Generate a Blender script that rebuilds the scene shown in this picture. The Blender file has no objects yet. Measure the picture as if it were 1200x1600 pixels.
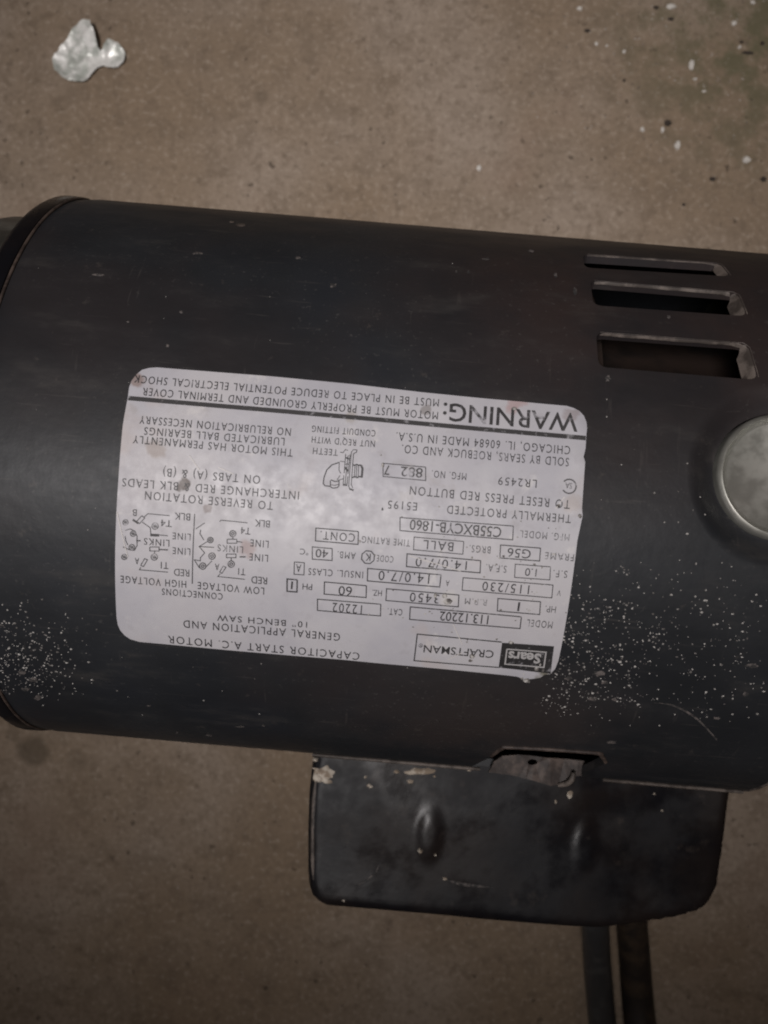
import bpy, bmesh, math, random
import numpy as np
from mathutils import Vector, Matrix, noise
from mathutils.geometry import delaunay_2d_cdt

scene = bpy.context.scene
COL = scene.collection
random.seed(7)

# ------------------------------------------------------------------ camera
R = 0.0825            # radius of the motor shell (metres)
AX = 0.0905           # height of the motor axis above the floor
F = 1401.0            # focal length in photo pixels (photo 1200 x 1600)
CAM = Vector((0.0, -0.0062, 0.2886 + AX))
YAW, ROLL = 0.0088, 0.0840


def cam_rows():
    c, s = math.cos(YAW), math.sin(YAW)
    ry = Matrix(((c, 0, s), (0, 1, 0), (-s, 0, c)))
    c, s = math.cos(ROLL), math.sin(ROLL)
    rz = Matrix(((c, -s, 0), (s, c, 0), (0, 0, 1)))
    base = Matrix(((1, 0, 0), (0, -1, 0), (0, 0, -1)))
    return rz @ ry @ base


CR = cam_rows()
cam_data = bpy.data.cameras.new("camera")
cam_data.sensor_fit = 'HORIZONTAL'
cam_data.sensor_width = 36.0
cam_data.lens = 36.0 * F / 1200.0
cam_data.clip_start = 0.01
cam_data.clip_end = 50.0
cam_data.dof.use_dof = True
cam_data.dof.focus_distance = 0.222
cam_data.dof.aperture_fstop = 22.0
cam = bpy.data.objects.new("camera", cam_data)
COL.objects.link(cam)
rx, ry_, rz_ = CR[0], -Vector(CR[1]), -Vector(CR[2])
cam.matrix_world = Matrix(((rx[0], ry_[0], rz_[0], CAM[0]), (rx[1], ry_[1], rz_[1], CAM[1]),
                           (rx[2], ry_[2], rz_[2], CAM[2]), (0, 0, 0, 1)))
scene.camera = cam
scene.cycles.filter_width = 2.0          # soft phone lens
scene.render.resolution_x, scene.render.resolution_y = 768, 1024

# ------------------------------------------------------------------ light
world = bpy.data.worlds.new("World")
scene.world = world
world.use_nodes = True
bg = world.node_tree.nodes["Background"]
bg.inputs[0].default_value = (1.0, 0.72, 0.50, 1)
bg.inputs[1].default_value = 0.032


def aim(o, target):
    o.rotation_euler = (Vector(target) - o.location).to_track_quat('-Z', 'Y').to_euler()


ld = bpy.data.lights.new("work_lamp", 'SPOT')
ld.energy = 70.0
ld.color = (1.0, 0.955, 0.945)
ld.shadow_soft_size = 0.16
ld.spot_size = math.radians(28)
ld.spot_blend = 1.0
lamp = bpy.data.objects.new("work_lamp", ld)
lamp.location = (-0.20, -0.15, 1.35)
aim(lamp, (0.0, 0.105, 0.0))
COL.objects.link(lamp)
sd = bpy.data.lights.new("side_fill", 'AREA')      # dim fill added at the left to light box and cord edges
sd.energy = 0.7
sd.size = 0.5
sd.color = (0.92, 0.96, 1.0)
side_fill = bpy.data.objects.new("side_fill", sd)
side_fill.location = (-1.15, -0.35, 0.42)
aim(side_fill, (0.1, -0.15, 0.05))
COL.objects.link(side_fill)

vs = scene.view_settings
vs.view_transform = 'Standard'
vs.look = 'None'
vs.exposure = 0.0
vs.gamma = 1.0
vs.use_curve_mapping = False


# ------------------------------------------------------------------ pixel -> place
def ray(px, py):
    d = Vector((px - 600.0, py - 800.0, F))
    return (CR.transposed() @ d).normalized()


def on_plane(px, py, z):
    d = ray(px, py)
    t = (z - CAM.z) / d.z
    return CAM + d * t


def on_cyl(px, py, r=None):
    """(u, s): place along the axis and arc length round the shell"""
    r = r or R
    d = ray(px, py)
    oy, oz = CAM.y, CAM.z - AX
    a = d.y * d.y + d.z * d.z
    b = 2 * (oy * d.y + oz * d.z)
    c = oy * oy + oz * oz - r * r
    q = b * b - 4 * a * c
    t = (-b - math.sqrt(max(q, 0.0))) / (2 * a)
    p = CAM + d * t
    return (p.x, R * math.atan2(-p.y, p.z - AX))


def wrap(u, s, r):
    f = s / R
    return Vector((u, -r * math.sin(f), AX + r * math.cos(f)))


# ------------------------------------------------------------------ materials
def mat(name, col, rough=0.5, metal=0.0, spec=0.5):
    m = bpy.data.materials.new(name)
    m.use_nodes = True
    p = m.node_tree.nodes["Principled BSDF"]
    p.inputs["Base Color"].default_value = (*col, 1)
    p.inputs["Roughness"].default_value = rough
    p.inputs["Metallic"].default_value = metal
    p.inputs["Specular IOR Level"].default_value = spec
    return m, m.node_tree, p


class N:
    def __init__(self, nt):
        self.nt = nt
        tc = nt.nodes.new("ShaderNodeTexCoord")
        self.co = tc.outputs["Object"]

    def noise(self, scale, detail=3.0, rough=0.55, co=None, dist=0.0):
        n = self.nt.nodes.new("ShaderNodeTexNoise")
        n.inputs["Scale"].default_value = scale
        n.inputs["Detail"].default_value = detail
        n.inputs["Roughness"].default_value = rough
        n.inputs["Distortion"].default_value = dist
        self.nt.links.new(co or self.co, n.inputs["Vector"])
        return n.outputs["Fac"]

    def stretch(self, sc, loc=(0, 0, 0)):
        n = self.nt.nodes.new("ShaderNodeMapping")
        n.inputs["Scale"].default_value = sc
        n.inputs["Location"].default_value = loc
        self.nt.links.new(self.co, n.inputs["Vector"])
        return n.outputs["Vector"]

    def ramp(self, x, a, b, lo=0.0, hi=1.0):
        n = self.nt.nodes.new("ShaderNodeMapRange")
        n.interpolation_type = 'SMOOTHSTEP'
        for k, v in zip((1, 2, 3, 4), (a, b, lo, hi)):
            n.inputs[k].default_value = v
        self.nt.links.new(x, n.inputs[0])
        return n.outputs[0]

    def math(self, op, a, b=None):
        n = self.nt.nodes.new("ShaderNodeMath")
        n.operation = op
        for k, v in enumerate((a, b)):
            if v is None:
                continue
            if isinstance(v, (int, float)):
                n.inputs[k].default_value = v
            else:
                self.nt.links.new(v, n.inputs[k])
        return n.outputs[0]

    def mix(self, fac, a, b):
        n = self.nt.nodes.new("ShaderNodeMix")
        n.data_type = 'RGBA'
        for k, v in ((0, fac), (6, a), (7, b)):
            if isinstance(v, tuple):
                n.inputs[k].default_value = (*v, 1)
            elif isinstance(v, (int, float)):
                n.inputs[k].default_value = v
            else:
                self.nt.links.new(v, n.inputs[k])
        return n.outputs[2]

    def voro(self, scale, feature='F1', out="Distance", rnd=1.0):
        n = self.nt.nodes.new("ShaderNodeTexVoronoi")
        n.feature = feature
        n.inputs["Scale"].default_value = scale
        n.inputs["Randomness"].default_value = rnd
        self.nt.links.new(self.co, n.inputs["Vector"])
        return n.outputs[out]

    def dist(self, p):
        n = self.nt.nodes.new("ShaderNodeVectorMath")
        n.operation = 'DISTANCE'
        self.nt.links.new(self.co, n.inputs[0])
        n.inputs[1].default_value = p
        return n.outputs["Value"]

    def bump(self, p, h, strength, dist):
        n = self.nt.nodes.new("ShaderNodeBump")
        n.inputs["Strength"].default_value = strength
        n.inputs["Distance"].default_value = dist
        self.nt.links.new(h, n.inputs["Height"])
        self.nt.links.new(n.outputs[0], p.inputs["Normal"])

    def link(self, o, i):
        self.nt.links.new(o, i)


# concrete
M_FLOOR, nt, P = mat("concrete", (0.3, 0.26, 0.21), 0.88, spec=0.25)
n = N(nt)
big = n.noise(9, 3)
mid = n.noise(70, 5, 0.62)
fine = n.noise(420, 3, 0.65)
c = n.mix(n.ramp(big, 0.36, 0.62), (0.218, 0.162, 0.113), (0.272, 0.218, 0.172))
c = n.mix(n.ramp(n.noise(28, 4, 0.6, n.stretch((1, 1, 1), (6, 3, 1))), 0.46, 0.68, 0, 0.30), c, (0.18, 0.133, 0.092))
c = n.mix(n.ramp(mid, 0.44, 0.70, 0, 0.48), c, (0.150, 0.112, 0.08))
c = n.mix(n.ramp(n.noise(150, 4, 0.6), 0.53, 0.68, 0, 0.5), c, (0.135, 0.10, 0.071))
c = n.mix(n.ramp(fine, 0.49, 0.70, 0, 0.45), c, (0.14, 0.107, 0.078))
c = n.mix(n.ramp(fine, 0.46, 0.32, 0, 0.40), c, (0.38, 0.32, 0.26))
# dark pits and soil specks, sparse and irregular
pitmask = n.math('MULTIPLY', n.ramp(n.noise(230, 2, 0.5, n.stretch((1, 1, 1), (9, 4, 2))), 0.66, 0.74), n.ramp(n.noise(26, 2), 0.42, 0.60))
c = n.mix(n.math('MULTIPLY', pitmask, 0.75), c, (0.062, 0.046, 0.034))
pit2 = n.math('MULTIPLY', n.ramp(n.noise(120, 3, 0.55, n.stretch((1, 1, 1), (2, 8, 5))), 0.67, 0.75), 0.45)
c = n.mix(pit2, c, (0.08, 0.06, 0.045))
# reddish and greenish dirt tints
c = n.mix(n.ramp(n.noise(16, 3, 0.6, n.stretch((1, 1, 1), (3, 1, 0))), 0.56, 0.75, 0, 0.35), c, (0.23, 0.16, 0.12))
moss = on_plane(1190, 40, 0)
c = n.mix(n.math('MULTIPLY', n.ramp(n.dist(tuple(moss)), 0.085, 0.01), n.ramp(mid, 0.42, 0.60, 0.1, 0.8)), c, (0.105, 0.098, 0.056))
# oily spots
for (x, y, r, a) in ((52, 1172, 0.0085, 0.62), (20, 1145, 0.004, 0.35), (408, 152, 0.0045, 0.35), (122, 1190, 0.005, 0.25)):
    dd = n.math('ADD', n.dist(tuple(on_plane(x, y, 0))), n.math('MULTIPLY', n.math('SUBTRACT', mid, 0.5), 0.012))
    c = n.mix(n.ramp(dd, r, r * 0.45, 0, a), c, (0.075, 0.058, 0.04))
n.link(c, P.inputs["Base Color"])
h = n.math('ADD', n.math('MULTIPLY', fine, 0.5), n.math('SUBTRACT', n.math('MULTIPLY', mid, 0.8), n.math('MULTIPLY', pitmask, 1.2)))
n.bump(P, h, 0.55, 0.0012)

# black enamel of the shell
M_SHELL, nt, P = mat("black_enamel", (0.02, 0.021, 0.024), 0.42, spec=0.27)
n = N(nt)
cl = n.noise(22, 4, 0.6)
st = n.noise(90, 4, 0.65, n.stretch((0.35, 1, 1)))
fn = n.noise(900, 2)
c = n.mix(n.ramp(cl, 0.35, 0.7), (0.0130, 0.0142, 0.0165), (0.0200, 0.0215, 0.0245))
c = n.mix(n.ramp(n.noise(14, 3, 0.6, n.stretch((1, 1, 1), (4, 1, 6))), 0.48, 0.68, 0, 0.5), c, (0.025, 0.0195, 0.0195))
c = n.mix(n.ramp(n.noise(800, 3, 0.6, n.stretch((0.06, 1, 0.8))), 0.64, 0.74, 0, 0.35), c, (0.06, 0.055, 0.052))
c = n.mix(n.ramp(n.noise(700, 3, 0.6, n.stretch((1, 0.08, 0.08), (3, 3, 3))), 0.66, 0.75, 0, 0.3), c, (0.06, 0.055, 0.052))
c = n.mix(n.ramp(n.noise(17, 3, 0.6, n.stretch((1, 1, 1), (1, 6, 2))), 0.50, 0.70, 0, 0.45), c, (0.015, 0.0170, 0.0225))
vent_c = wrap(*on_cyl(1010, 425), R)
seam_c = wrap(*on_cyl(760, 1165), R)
c = n.mix(n.math('MULTIPLY', n.ramp(n.dist(tuple(vent_c)), 0.085, 0.02), n.ramp(cl, 0.34, 0.62, 0.25, 0.9)), c, (0.032, 0.0215, 0.0195))  # brown bounce from the floor, painted in around the vents
c = n.mix(n.math('MULTIPLY', n.ramp(n.dist(tuple(seam_c)), 0.06, 0.01), n.ramp(cl, 0.40, 0.62, 0.0, 0.55)), c, (0.036, 0.026, 0.023))  # painted floor bounce with brown dust near the lower seam
c = n.mix(n.ramp(st, 0.56, 0.78, 0, 0.45), c, (0.05, 0.046, 0.043))
c = n.mix(n.ramp(n.noise(200, 5, 0.7), 0.62, 0.74, 0, 0.5), c, (0.055, 0.048, 0.044))
c = n.mix(n.math('MULTIPLY', n.ramp(fn, 0.62, 0.76, 0, 0.25), n.ramp(cl, 0.4, 0.6)), c, (0.10, 0.095, 0.09))
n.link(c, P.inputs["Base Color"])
n.link(n.ramp(st, 0.3, 0.75, 0.42, 0.60), P.inputs["Roughness"])
n.bump(P, n.math('ADD', n.noise(350, 2), n.math('MULTIPLY', cl, 1.5)), 0.10, 0.0006)

# glossier black of the side box
M_BOX, nt, P = mat("black_box_paint", (0.013, 0.012, 0.013), 0.35, spec=0.24)
n = N(nt)
cl = n.noise(30, 4, 0.6)
st = n.noise(140, 4, 0.65)
c = n.mix(n.ramp(cl, 0.4, 0.7), (0.0050, 0.0050, 0.0068), (0.0120, 0.0090, 0.0085))
c = n.mix(n.ramp(st, 0.60, 0.76, 0, 0.45), c, (0.045, 0.036, 0.031))
n.link(c, P.inputs["Base Color"])
n.link(n.ramp(n.noise(45, 4, 0.6, n.stretch((1, 1, 1), (7, 7, 1))), 0.35, 0.65, 0.24, 0.56), P.inputs["Roughness"])
n.bump(P, n.math('ADD', n.noise(260, 3), n.math('MULTIPLY', cl, 1.0)), 0.08, 0.0006)


def plate_colour(n):
    a = n.noise(35, 4, 0.6)
    b = n.noise(320, 3, 0.6)
    c = n.mix(n.ramp(a, 0.35, 0.65), (0.365, 0.358, 0.39), (0.43, 0.42, 0.44))
    c = n.mix(n.ramp(n.noise(120, 5, 0.68, n.stretch((1, 1, 1), (8, 3, 3))), 0.60, 0.72, 0, 0.55), c, (0.56, 0.54, 0.53))
    c = n.mix(n.ramp(n.noise(60, 5, 0.68, n.stretch((1, 1, 1), (3, 9, 3))), 0.61, 0.72, 0, 0.45), c, (0.26, 0.235, 0.225))
    c = n.mix(n.ramp(b, 0.55, 0.75, 0, 0.25), c, (0.28, 0.265, 0.28))
    c = n.mix(n.ramp(n.noise(16, 3, 0.6, n.stretch((1, 1, 1), (2, 2, 9))), 0.45, 0.7, 0, 0.5), c, (0.44, 0.415, 0.42))
    c = n.mix(n.ramp(n.noise(55, 3, 0.6, n.stretch((1, 1, 1), (5, 2, 1))), 0.60, 0.74, 0, 0.35), c, (0.40, 0.33, 0.30))
    return c, a, b


M_PLATE, nt, P = mat("silver_foil_label", (0.4, 0.39, 0.4), 0.5, metal=0.0, spec=0.35)
n = N(nt)
c, a, b = plate_colour(n)
# stains with a shape of their own
PLR = R + 0.0005
for (x, y, r, a_, colr) in ((213, 598, 0.0024, 0.75, (0.20, 0.14, 0.12)), (245, 702, 0.0030, 0.55, (0.25, 0.20, 0.17)),
                            (806, 633, 0.0026, 0.55, (0.33, 0.19, 0.18)), (888, 648, 0.0022, 0.55, (0.22, 0.18, 0.18)),
                            (288, 757, 0.0017, 0.85, (0.09, 0.07, 0.06)), (388, 858, 0.0026, 0.5, (0.30, 0.20, 0.18)),
                            (665, 640, 0.0016, 0.6, (0.15, 0.13, 0.12)), (850, 1052, 0.0020, 0.8, (0.10, 0.09, 0.05)),
                            (548, 648, 0.0022, 0.5, (0.28, 0.25, 0.21)), (325, 795, 0.0012, 0.6, (0.2, 0.16, 0.15)),
                            (895, 790, 0.0030, 0.4, (0.33, 0.27, 0.23)), (700, 935, 0.0028, 0.5, (0.5, 0.48, 0.46))):
    u, s = on_cyl(x, y, PLR)
    dd = n.math('ADD', n.dist(tuple(wrap(u, s, PLR))), n.math('MULTIPLY', n.math('SUBTRACT', n.noise(260, 3), 0.5), 0.0055))
    c = n.mix(n.ramp(dd, r, r * 0.45, 0, a_), c, colr)
n.link(c, P.inputs["Base Color"])
n.link(n.ramp(b, 0.3, 0.7, 0.40, 0.62), P.inputs["Roughness"])
n.bump(P, n.math('ADD', n.noise(110, 4), n.math('MULTIPLY', b, 0.5)), 0.12, 0.0006)


def ink(name, col, lo, hi, amt):
    m, nt, P = mat(name, col, 0.5, spec=0.35)
    n = N(nt)
    c, a, b = plate_colour(n)
    w = n.ramp(n.noise(190, 4, 0.65, n.stretch((1, 1, 1), (2, 7, 4))), lo, hi, 0.0, amt)
    w2 = n.ramp(n.noise(700, 2, 0.6), 0.60, 0.74, 0.0, 0.40)
    w = n.math('MAXIMUM', w, w2)
    n.link(n.mix(w, col, c), P.inputs["Base Color"])
    return m


M_INK = ink("label_ink", (0.026, 0.024, 0.026), 0.60, 0.74, 0.70)
M_FAINT = ink("faded_label_ink", (0.065, 0.062, 0.065), 0.53, 0.68, 0.75)
M_LOGO = ink("logo_ink", (0.022, 0.021, 0.022), 0.60, 0.72, 0.7)
M_BOLD = ink("bold_label_ink", (0.035, 0.033, 0.034), 0.60, 0.72, 0.85)
M_WHITE = mat("logo_silver", (0.34, 0.33, 0.33), 0.55, spec=0.3)[0]

M_EDGE, nt, P = mat("worn_edge_and_highlight", (0.20, 0.165, 0.14), 0.6, metal=0.0, spec=0.4)  # worn bare edges, also the painted highlight on the box's left edge
n = N(nt)
n.link(n.mix(n.ramp(n.noise(160, 4, 0.65), 0.42, 0.62), (0.045, 0.036, 0.031), (0.125, 0.103, 0.09)), P.inputs["Base Color"])
M_BROWN, nt, P = mat("rusty_dark_steel", (0.05, 0.035, 0.03), 0.6, spec=0.4)
n = N(nt)
n.link(n.mix(n.ramp(n.noise(200, 4, 0.65), 0.40, 0.65), (0.026, 0.018, 0.0155), (0.085, 0.062, 0.052)), P.inputs["Base Color"])
M_CORE, nt, P = mat("varnished_core", (0.02, 0.012, 0.01), 0.6)
n = N(nt)
n.link(n.mix(n.ramp(n.noise(60, 3), 0.4, 0.6), (0.008, 0.0052, 0.0042), (0.020, 0.012, 0.009)), P.inputs["Base Color"])
M_ALU, nt, P = mat("dull_aluminium", (0.36, 0.355, 0.33), 0.42, metal=0.75)
n = N(nt)
n.link(n.mix(n.ramp(n.noise(70, 4), 0.35, 0.7), (0.40, 0.40, 0.365), (0.44, 0.43, 0.395)), P.inputs["Base Color"])
n.link(n.ramp(n.noise(300, 3), 0.3, 0.7, 0.34, 0.52), P.inputs["Roughness"])
M_BELL, nt, P = mat("grey_cast_end_shield", (0.07, 0.07, 0.062), 0.45, metal=0.2)
n = N(nt)
n.link(n.mix(n.ramp(n.noise(55, 4), 0.4, 0.7), (0.035, 0.034, 0.030), (0.16, 0.155, 0.138)), P.inputs["Base Color"])
n.bump(P, n.noise(240, 3), 0.3, 0.0008)
M_CORD, nt, P = mat("black_rubber", (0.012, 0.012, 0.013), 0.42, spec=0.6)
n = N(nt)
n.link(n.mix(n.ramp(n.noise(120, 4), 0.5, 0.75), (0.022, 0.023, 0.025), (0.045, 0.045, 0.045)), P.inputs["Base Color"])
M_CRUST, nt, P = mat("crusty_residue", (0.45, 0.40, 0.34), 0.9, spec=0.2)
n = N(nt)
n.link(n.mix(n.ramp(n.noise(400, 3), 0.4, 0.65), (0.24, 0.19, 0.145), (0.50, 0.45, 0.385)), P.inputs["Base Color"])
M_DUST, nt, P = mat("pale_dust", (0.50, 0.475, 0.45), 0.9, spec=0.2)
n = N(nt)
n.link(n.mix(n.ramp(n.noise(900, 1), 0.35, 0.65), (0.11, 0.10, 0.095), (0.46, 0.44, 0.42)), P.inputs["Base Color"])
M_SCUFF_AND_HIGHLIGHT, nt, P = mat("scuffed_primer_and_highlight", (0.13, 0.118, 0.11), 0.7, spec=0.3)
n = N(nt)
n.link(n.mix(n.ramp(n.noise(700, 3, 0.6), 0.40, 0.62), (0.030, 0.029, 0.029), (0.115, 0.10, 0.095)), P.inputs["Base Color"])
M_FOIL, nt, P = mat("crumpled_silver_flake", (0.6, 0.6, 0.57), 0.40, metal=0.18)
n = N(nt)
n.link(n.mix(n.ramp(n.noise(190, 4, 0.65), 0.38, 0.62), (0.44, 0.46, 0.42), (0.82, 0.81, 0.78)), P.inputs["Base Color"])
n.bump(P, n.noise(260, 3), 0.35, 0.0015)
M_CHIP = mat("white_chip", (0.55, 0.52, 0.48), 0.8)[0]
M_DARKCHIP = mat("dark_crumb", (0.035, 0.026, 0.02), 0.9)[0]


# ------------------------------------------------------------------ mesh helpers
def mesh_obj(name, verts, faces, material, parent=None, smooth=True, loc=None, sharp=None):
    me = bpy.data.meshes.new(name)
    me.from_pydata([tuple(v) for v in verts], [], faces)
    me.update()
    if smooth:
        me.polygons.foreach_set("use_smooth", [True] * len(me.polygons))
        if sharp:
            me.set_sharp_from_angle(angle=math.radians(sharp))
    me.materials.append(material)
    o = bpy.data.objects.new(name, me)
    COL.objects.link(o)
    if parent:
        o.parent = parent
    if loc is not None:
        o.location = loc
    return o


def inside(p, poly):
    x, y = p
    c = False
    j = len(poly) - 1
    for i in range(len(poly)):
        xi, yi = poly[i]
        xj, yj = poly[j]
        if (yi > y) != (yj > y) and x < (xj - xi) * (y - yi) / (yj - yi) + xi:
            c = not c
        j = i
    return c


def edge_dist(p, poly):
    best = 1e9
    x, y = p
    for i in range(len(poly)):
        ax, ay = poly[i - 1]
        bx, by = poly[i]
        dx, dy = bx - ax, by - ay
        l2 = dx * dx + dy * dy or 1e-18
        t = max(0.0, min(1.0, ((x - ax) * dx + (y - ay) * dy) / l2))
        best = min(best, math.hypot(x - ax - t * dx, y - ay - t * dy))
    return best


def resample(poly, step):
    out = []
    for i in range(len(poly)):
        a, b = poly[i], poly[(i + 1) % len(poly)]
        k = max(1, int(math.dist(a, b) / step))
        for j in range(k):
            t = j / k
            out.append((a[0] + (b[0] - a[0]) * t, a[1] + (b[1] - a[1]) * t))
    return out


def triangulate(outer, holes, pts):
    vs, es = [], []
    for loop in [outer] + holes:
        o = len(vs)
        vs += [Vector(p) for p in loop]
        es += [(o + i, o + (i + 1) % len(loop)) for i in range(len(loop))]
    vs += [Vector(p) for p in pts]
    V, E, Fc, *_ = delaunay_2d_cdt(vs, es, [], 0, 1e-8)
    tris = []
    for f in Fc:
        cx = sum(V[i].x for i in f) / 3
        cy = sum(V[i].y for i in f) / 3
        if inside((cx, cy), outer) and not any(inside((cx, cy), h) for h in holes):
            f = list(f)
            a, b, c = (V[i] for i in f)
            if (b.x - a.x) * (c.y - a.y) - (b.y - a.y) * (c.x - a.x) < 0:
                f.reverse()
            tris.append(f)
    return [(v.x, v.y) for v in V], tris


def boundary(tris):
    cnt = {}
    for f in tris:
        for k in range(3):
            a, b = f[k], f[(k + 1) % 3]
            cnt[(a, b)] = 1
    return [e for e in cnt if (e[1], e[0]) not in cnt]


def sheet_on_shell(name, outer, holes, step, rf, thick, material, parent, extra_pts=(), normals=True):
    """curved sheet in (u, s) with real thickness; normals follow the analytic surface"""
    us = [p[0] for p in outer]
    ss = [p[1] for p in outer]
    pts = []
    nu = max(2, int((max(us) - min(us)) / step))
    ns = max(2, int((max(ss) - min(ss)) / step))
    for i in range(1, nu):
        for j in range(1, ns):
            p = (min(us) + (max(us) - min(us)) * (i + (0.25 if j % 2 else 0)) / nu, min(ss) + (max(ss) - min(ss)) * j / ns)
            pts.append(p)
    pts += list(extra_pts)
    keep = []
    m = step * 0.3
    for p in pts:
        if inside(p, outer) and edge_dist(p, outer) > m and not any(
                inside(p, h) or edge_dist(p, h) < m * 0.5 for h in holes):
            keep.append(p)
    V, T = triangulate(outer, holes, keep)
    k = len(V)
    P3 = [wrap(u, s, rf(u, s)) for u, s in V] + [wrap(u, s, rf(u, s) - thick) for u, s in V]
    faces = []
    # (u right, s towards image bottom) seen from outside is clockwise: flip
    for f in T:
        faces.append((f[0], f[2], f[1]))
    for f in T:
        faces.append((f[0] + k, f[1] + k, f[2] + k))
    bnd = boundary(T)
    nb = len(T) * 2
    for a, b in bnd:
        faces.append((a, b, b + k, a + k))
    o = mesh_obj(name, P3, faces, material, parent, smooth=False)
    if normals:
        me = o.data
        e = 2e-4
        vn = []
        for u, s in V:
            d1 = wrap(u + e, s, rf(u + e, s)) - wrap(u - e, s, rf(u - e, s))
            d2 = wrap(u, s + e, rf(u, s + e)) - wrap(u, s - e, rf(u, s - e))
            vn.append(d2.cross(d1).normalized())
        me.polygons.foreach_set("use_smooth", [True] * len(me.polygons))
        ln = []
        for p in me.polygons:
            for vi in p.vertices:
                if p.index < len(T):
                    ln.append(vn[vi])
                elif p.index < nb:
                    ln.append(-vn[vi - k])
                else:
                    ln.append(p.normal.copy())
        me.normals_split_custom_set(ln)
    return o


def lathe(name, prof, material, parent, origin, axis, seg=64, sharp=40):
    """prof: list of (radius, along axis)"""
    axis = Vector(axis).normalized()
    t = axis.orthogonal().normalized()
    b = axis.cross(t)
    verts, faces = [], []
    for r, h in prof:
        for k in range(seg):
            a = 2 * math.pi * k / seg
            verts.append(Vector(origin) + axis * h + (t * math.cos(a) + b * math.sin(a)) * r)
    for i in range(len(prof) - 1):
        for k in range(seg):
            k2 = (k + 1) % seg
            faces.append((i * seg + k, i * seg + k2, (i + 1) * seg + k2, (i + 1) * seg + k))
    o = mesh_obj(name, verts, faces, material, parent, True, sharp=sharp)
    bm = bmesh.new()
    bm.from_mesh(o.data)
    bmesh.ops.remove_doubles(bm, verts=bm.verts, dist=1e-6)
    bmesh.ops.recalc_face_normals(bm, faces=bm.faces)
    bm.to_mesh(o.data)
    bm.free()
    o.data.set_sharp_from_angle(angle=math.radians(sharp))
    return o


def tube(name, pts, rads, material, parent=None, seg=20, sub=8, loc=None):
    P = [Vector(p) for p in pts]
    Q, Rr = [], []
    for i in range(len(P) - 1):
        p0, p1, p2, p3 = P[max(i - 1, 0)], P[i], P[i + 1], P[min(i + 2, len(P) - 1)]
        for j in range(sub):
            t = j / sub
            Q.append(0.5 * ((2 * p1) + (p2 - p0) * t + (2 * p0 - 5 * p1 + 4 * p2 - p3) * t * t + (3 * p1 - p0 - 3 * p2 + p3) * t ** 3))
            Rr.append(rads[i] * (1 - t) + rads[i + 1] * t)
    Q.append(P[-1])
    Rr.append(rads[-1])
    verts, faces = [], []
    up = Vector((0.13, 0.2, 1)).normalized()
    for i, q in enumerate(Q):
        d = (Q[min(i + 1, len(Q) - 1)] - Q[max(i - 1, 0)]).normalized()
        a = d.cross(up)
        if a.length < 1e-4:
            a = d.orthogonal()
        a.normalize()
        b = a.cross(d)
        for k in range(seg):
            an = 2 * math.pi * k / seg
            verts.append(q + (a * math.cos(an) + b * math.sin(an)) * Rr[i])
    for i in range(len(Q) - 1):
        for k in range(seg):
            k2 = (k + 1) % seg
            faces.append((i * seg + k, (i + 1) * seg + k, (i + 1) * seg + k2, i * seg + k2))
    faces.append(tuple(range(seg)))
    faces.append(tuple((len(Q) - 1) * seg + k for k in reversed(range(seg))))
    if loc is not None:
        verts = [v - Vector(loc) for v in verts]
    return mesh_obj(name, verts, faces, material, parent, True, loc, sharp=60)


def tag(o, label, cat, group=None, kind=None):
    if label:
        o["label"] = label
    if cat:
        o["category"] = cat
    if group:
        o["group"] = group
    if kind:
        o["kind"] = kind


# ------------------------------------------------------------------ floor
fl = mesh_obj("floor", [(-1.2, -1.2, 0), (1.2, -1.2, 0), (1.2, 1.2, 0), (-1.2, 1.2, 0)], [(0, 1, 2, 3)], M_FLOOR, smooth=False)
tag(fl, "brown grey concrete floor with pits and grit", "floor", kind="structure")

# ------------------------------------------------------------------ the motor
motor = bpy.data.objects.new("electric_motor", None)
motor.empty_display_size = 0.05
COL.objects.link(motor)
tag(motor, "black cylindrical electric motor with silver rating label, lying on the concrete floor", "motor")

U0 = -0.0984
U1 = on_cyl(1157, 1236.5)[0]

# --- shell openings
btn = on_cyl(1229, 741)
BTN_R = 0.0153


def smooth01(x):
    x = max(0.0, min(1.0, x))
    return x * x * (3 - 2 * x)


def shell_r(u, s):
    d = math.hypot(u - btn[0], s - btn[1])
    r = R
    if d < 0.0225:
        r -= 0.0034 * smooth01((0.0225 - d) / 0.0070)
    r += 0.00010 * noise.noise(Vector((u * 28, s * 28, 3.1)))
    e = u - U0
    if e < 0.002:
        r -= 0.0005 * (1 - e / 0.002) ** 2
    return r


def rounded(poly, rad, k=5):
    out = []
    m = len(poly)
    for i in range(m):
        p0, p1, p2 = Vector(poly[i - 1]), Vector(poly[i]), Vector(poly[(i + 1) % m])
        a, b = (p0 - p1), (p2 - p1)
        q = min(rad, a.length * 0.45, b.length * 0.45)
        a = p1 + a.normalized() * q
        b = p1 + b.normalized() * q
        for j in range(k + 1):
            t = j / k
            out.append(tuple(a * (1 - t) ** 2 + p1 * 2 * t * (1 - t) + b * t * t))
    return out


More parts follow.
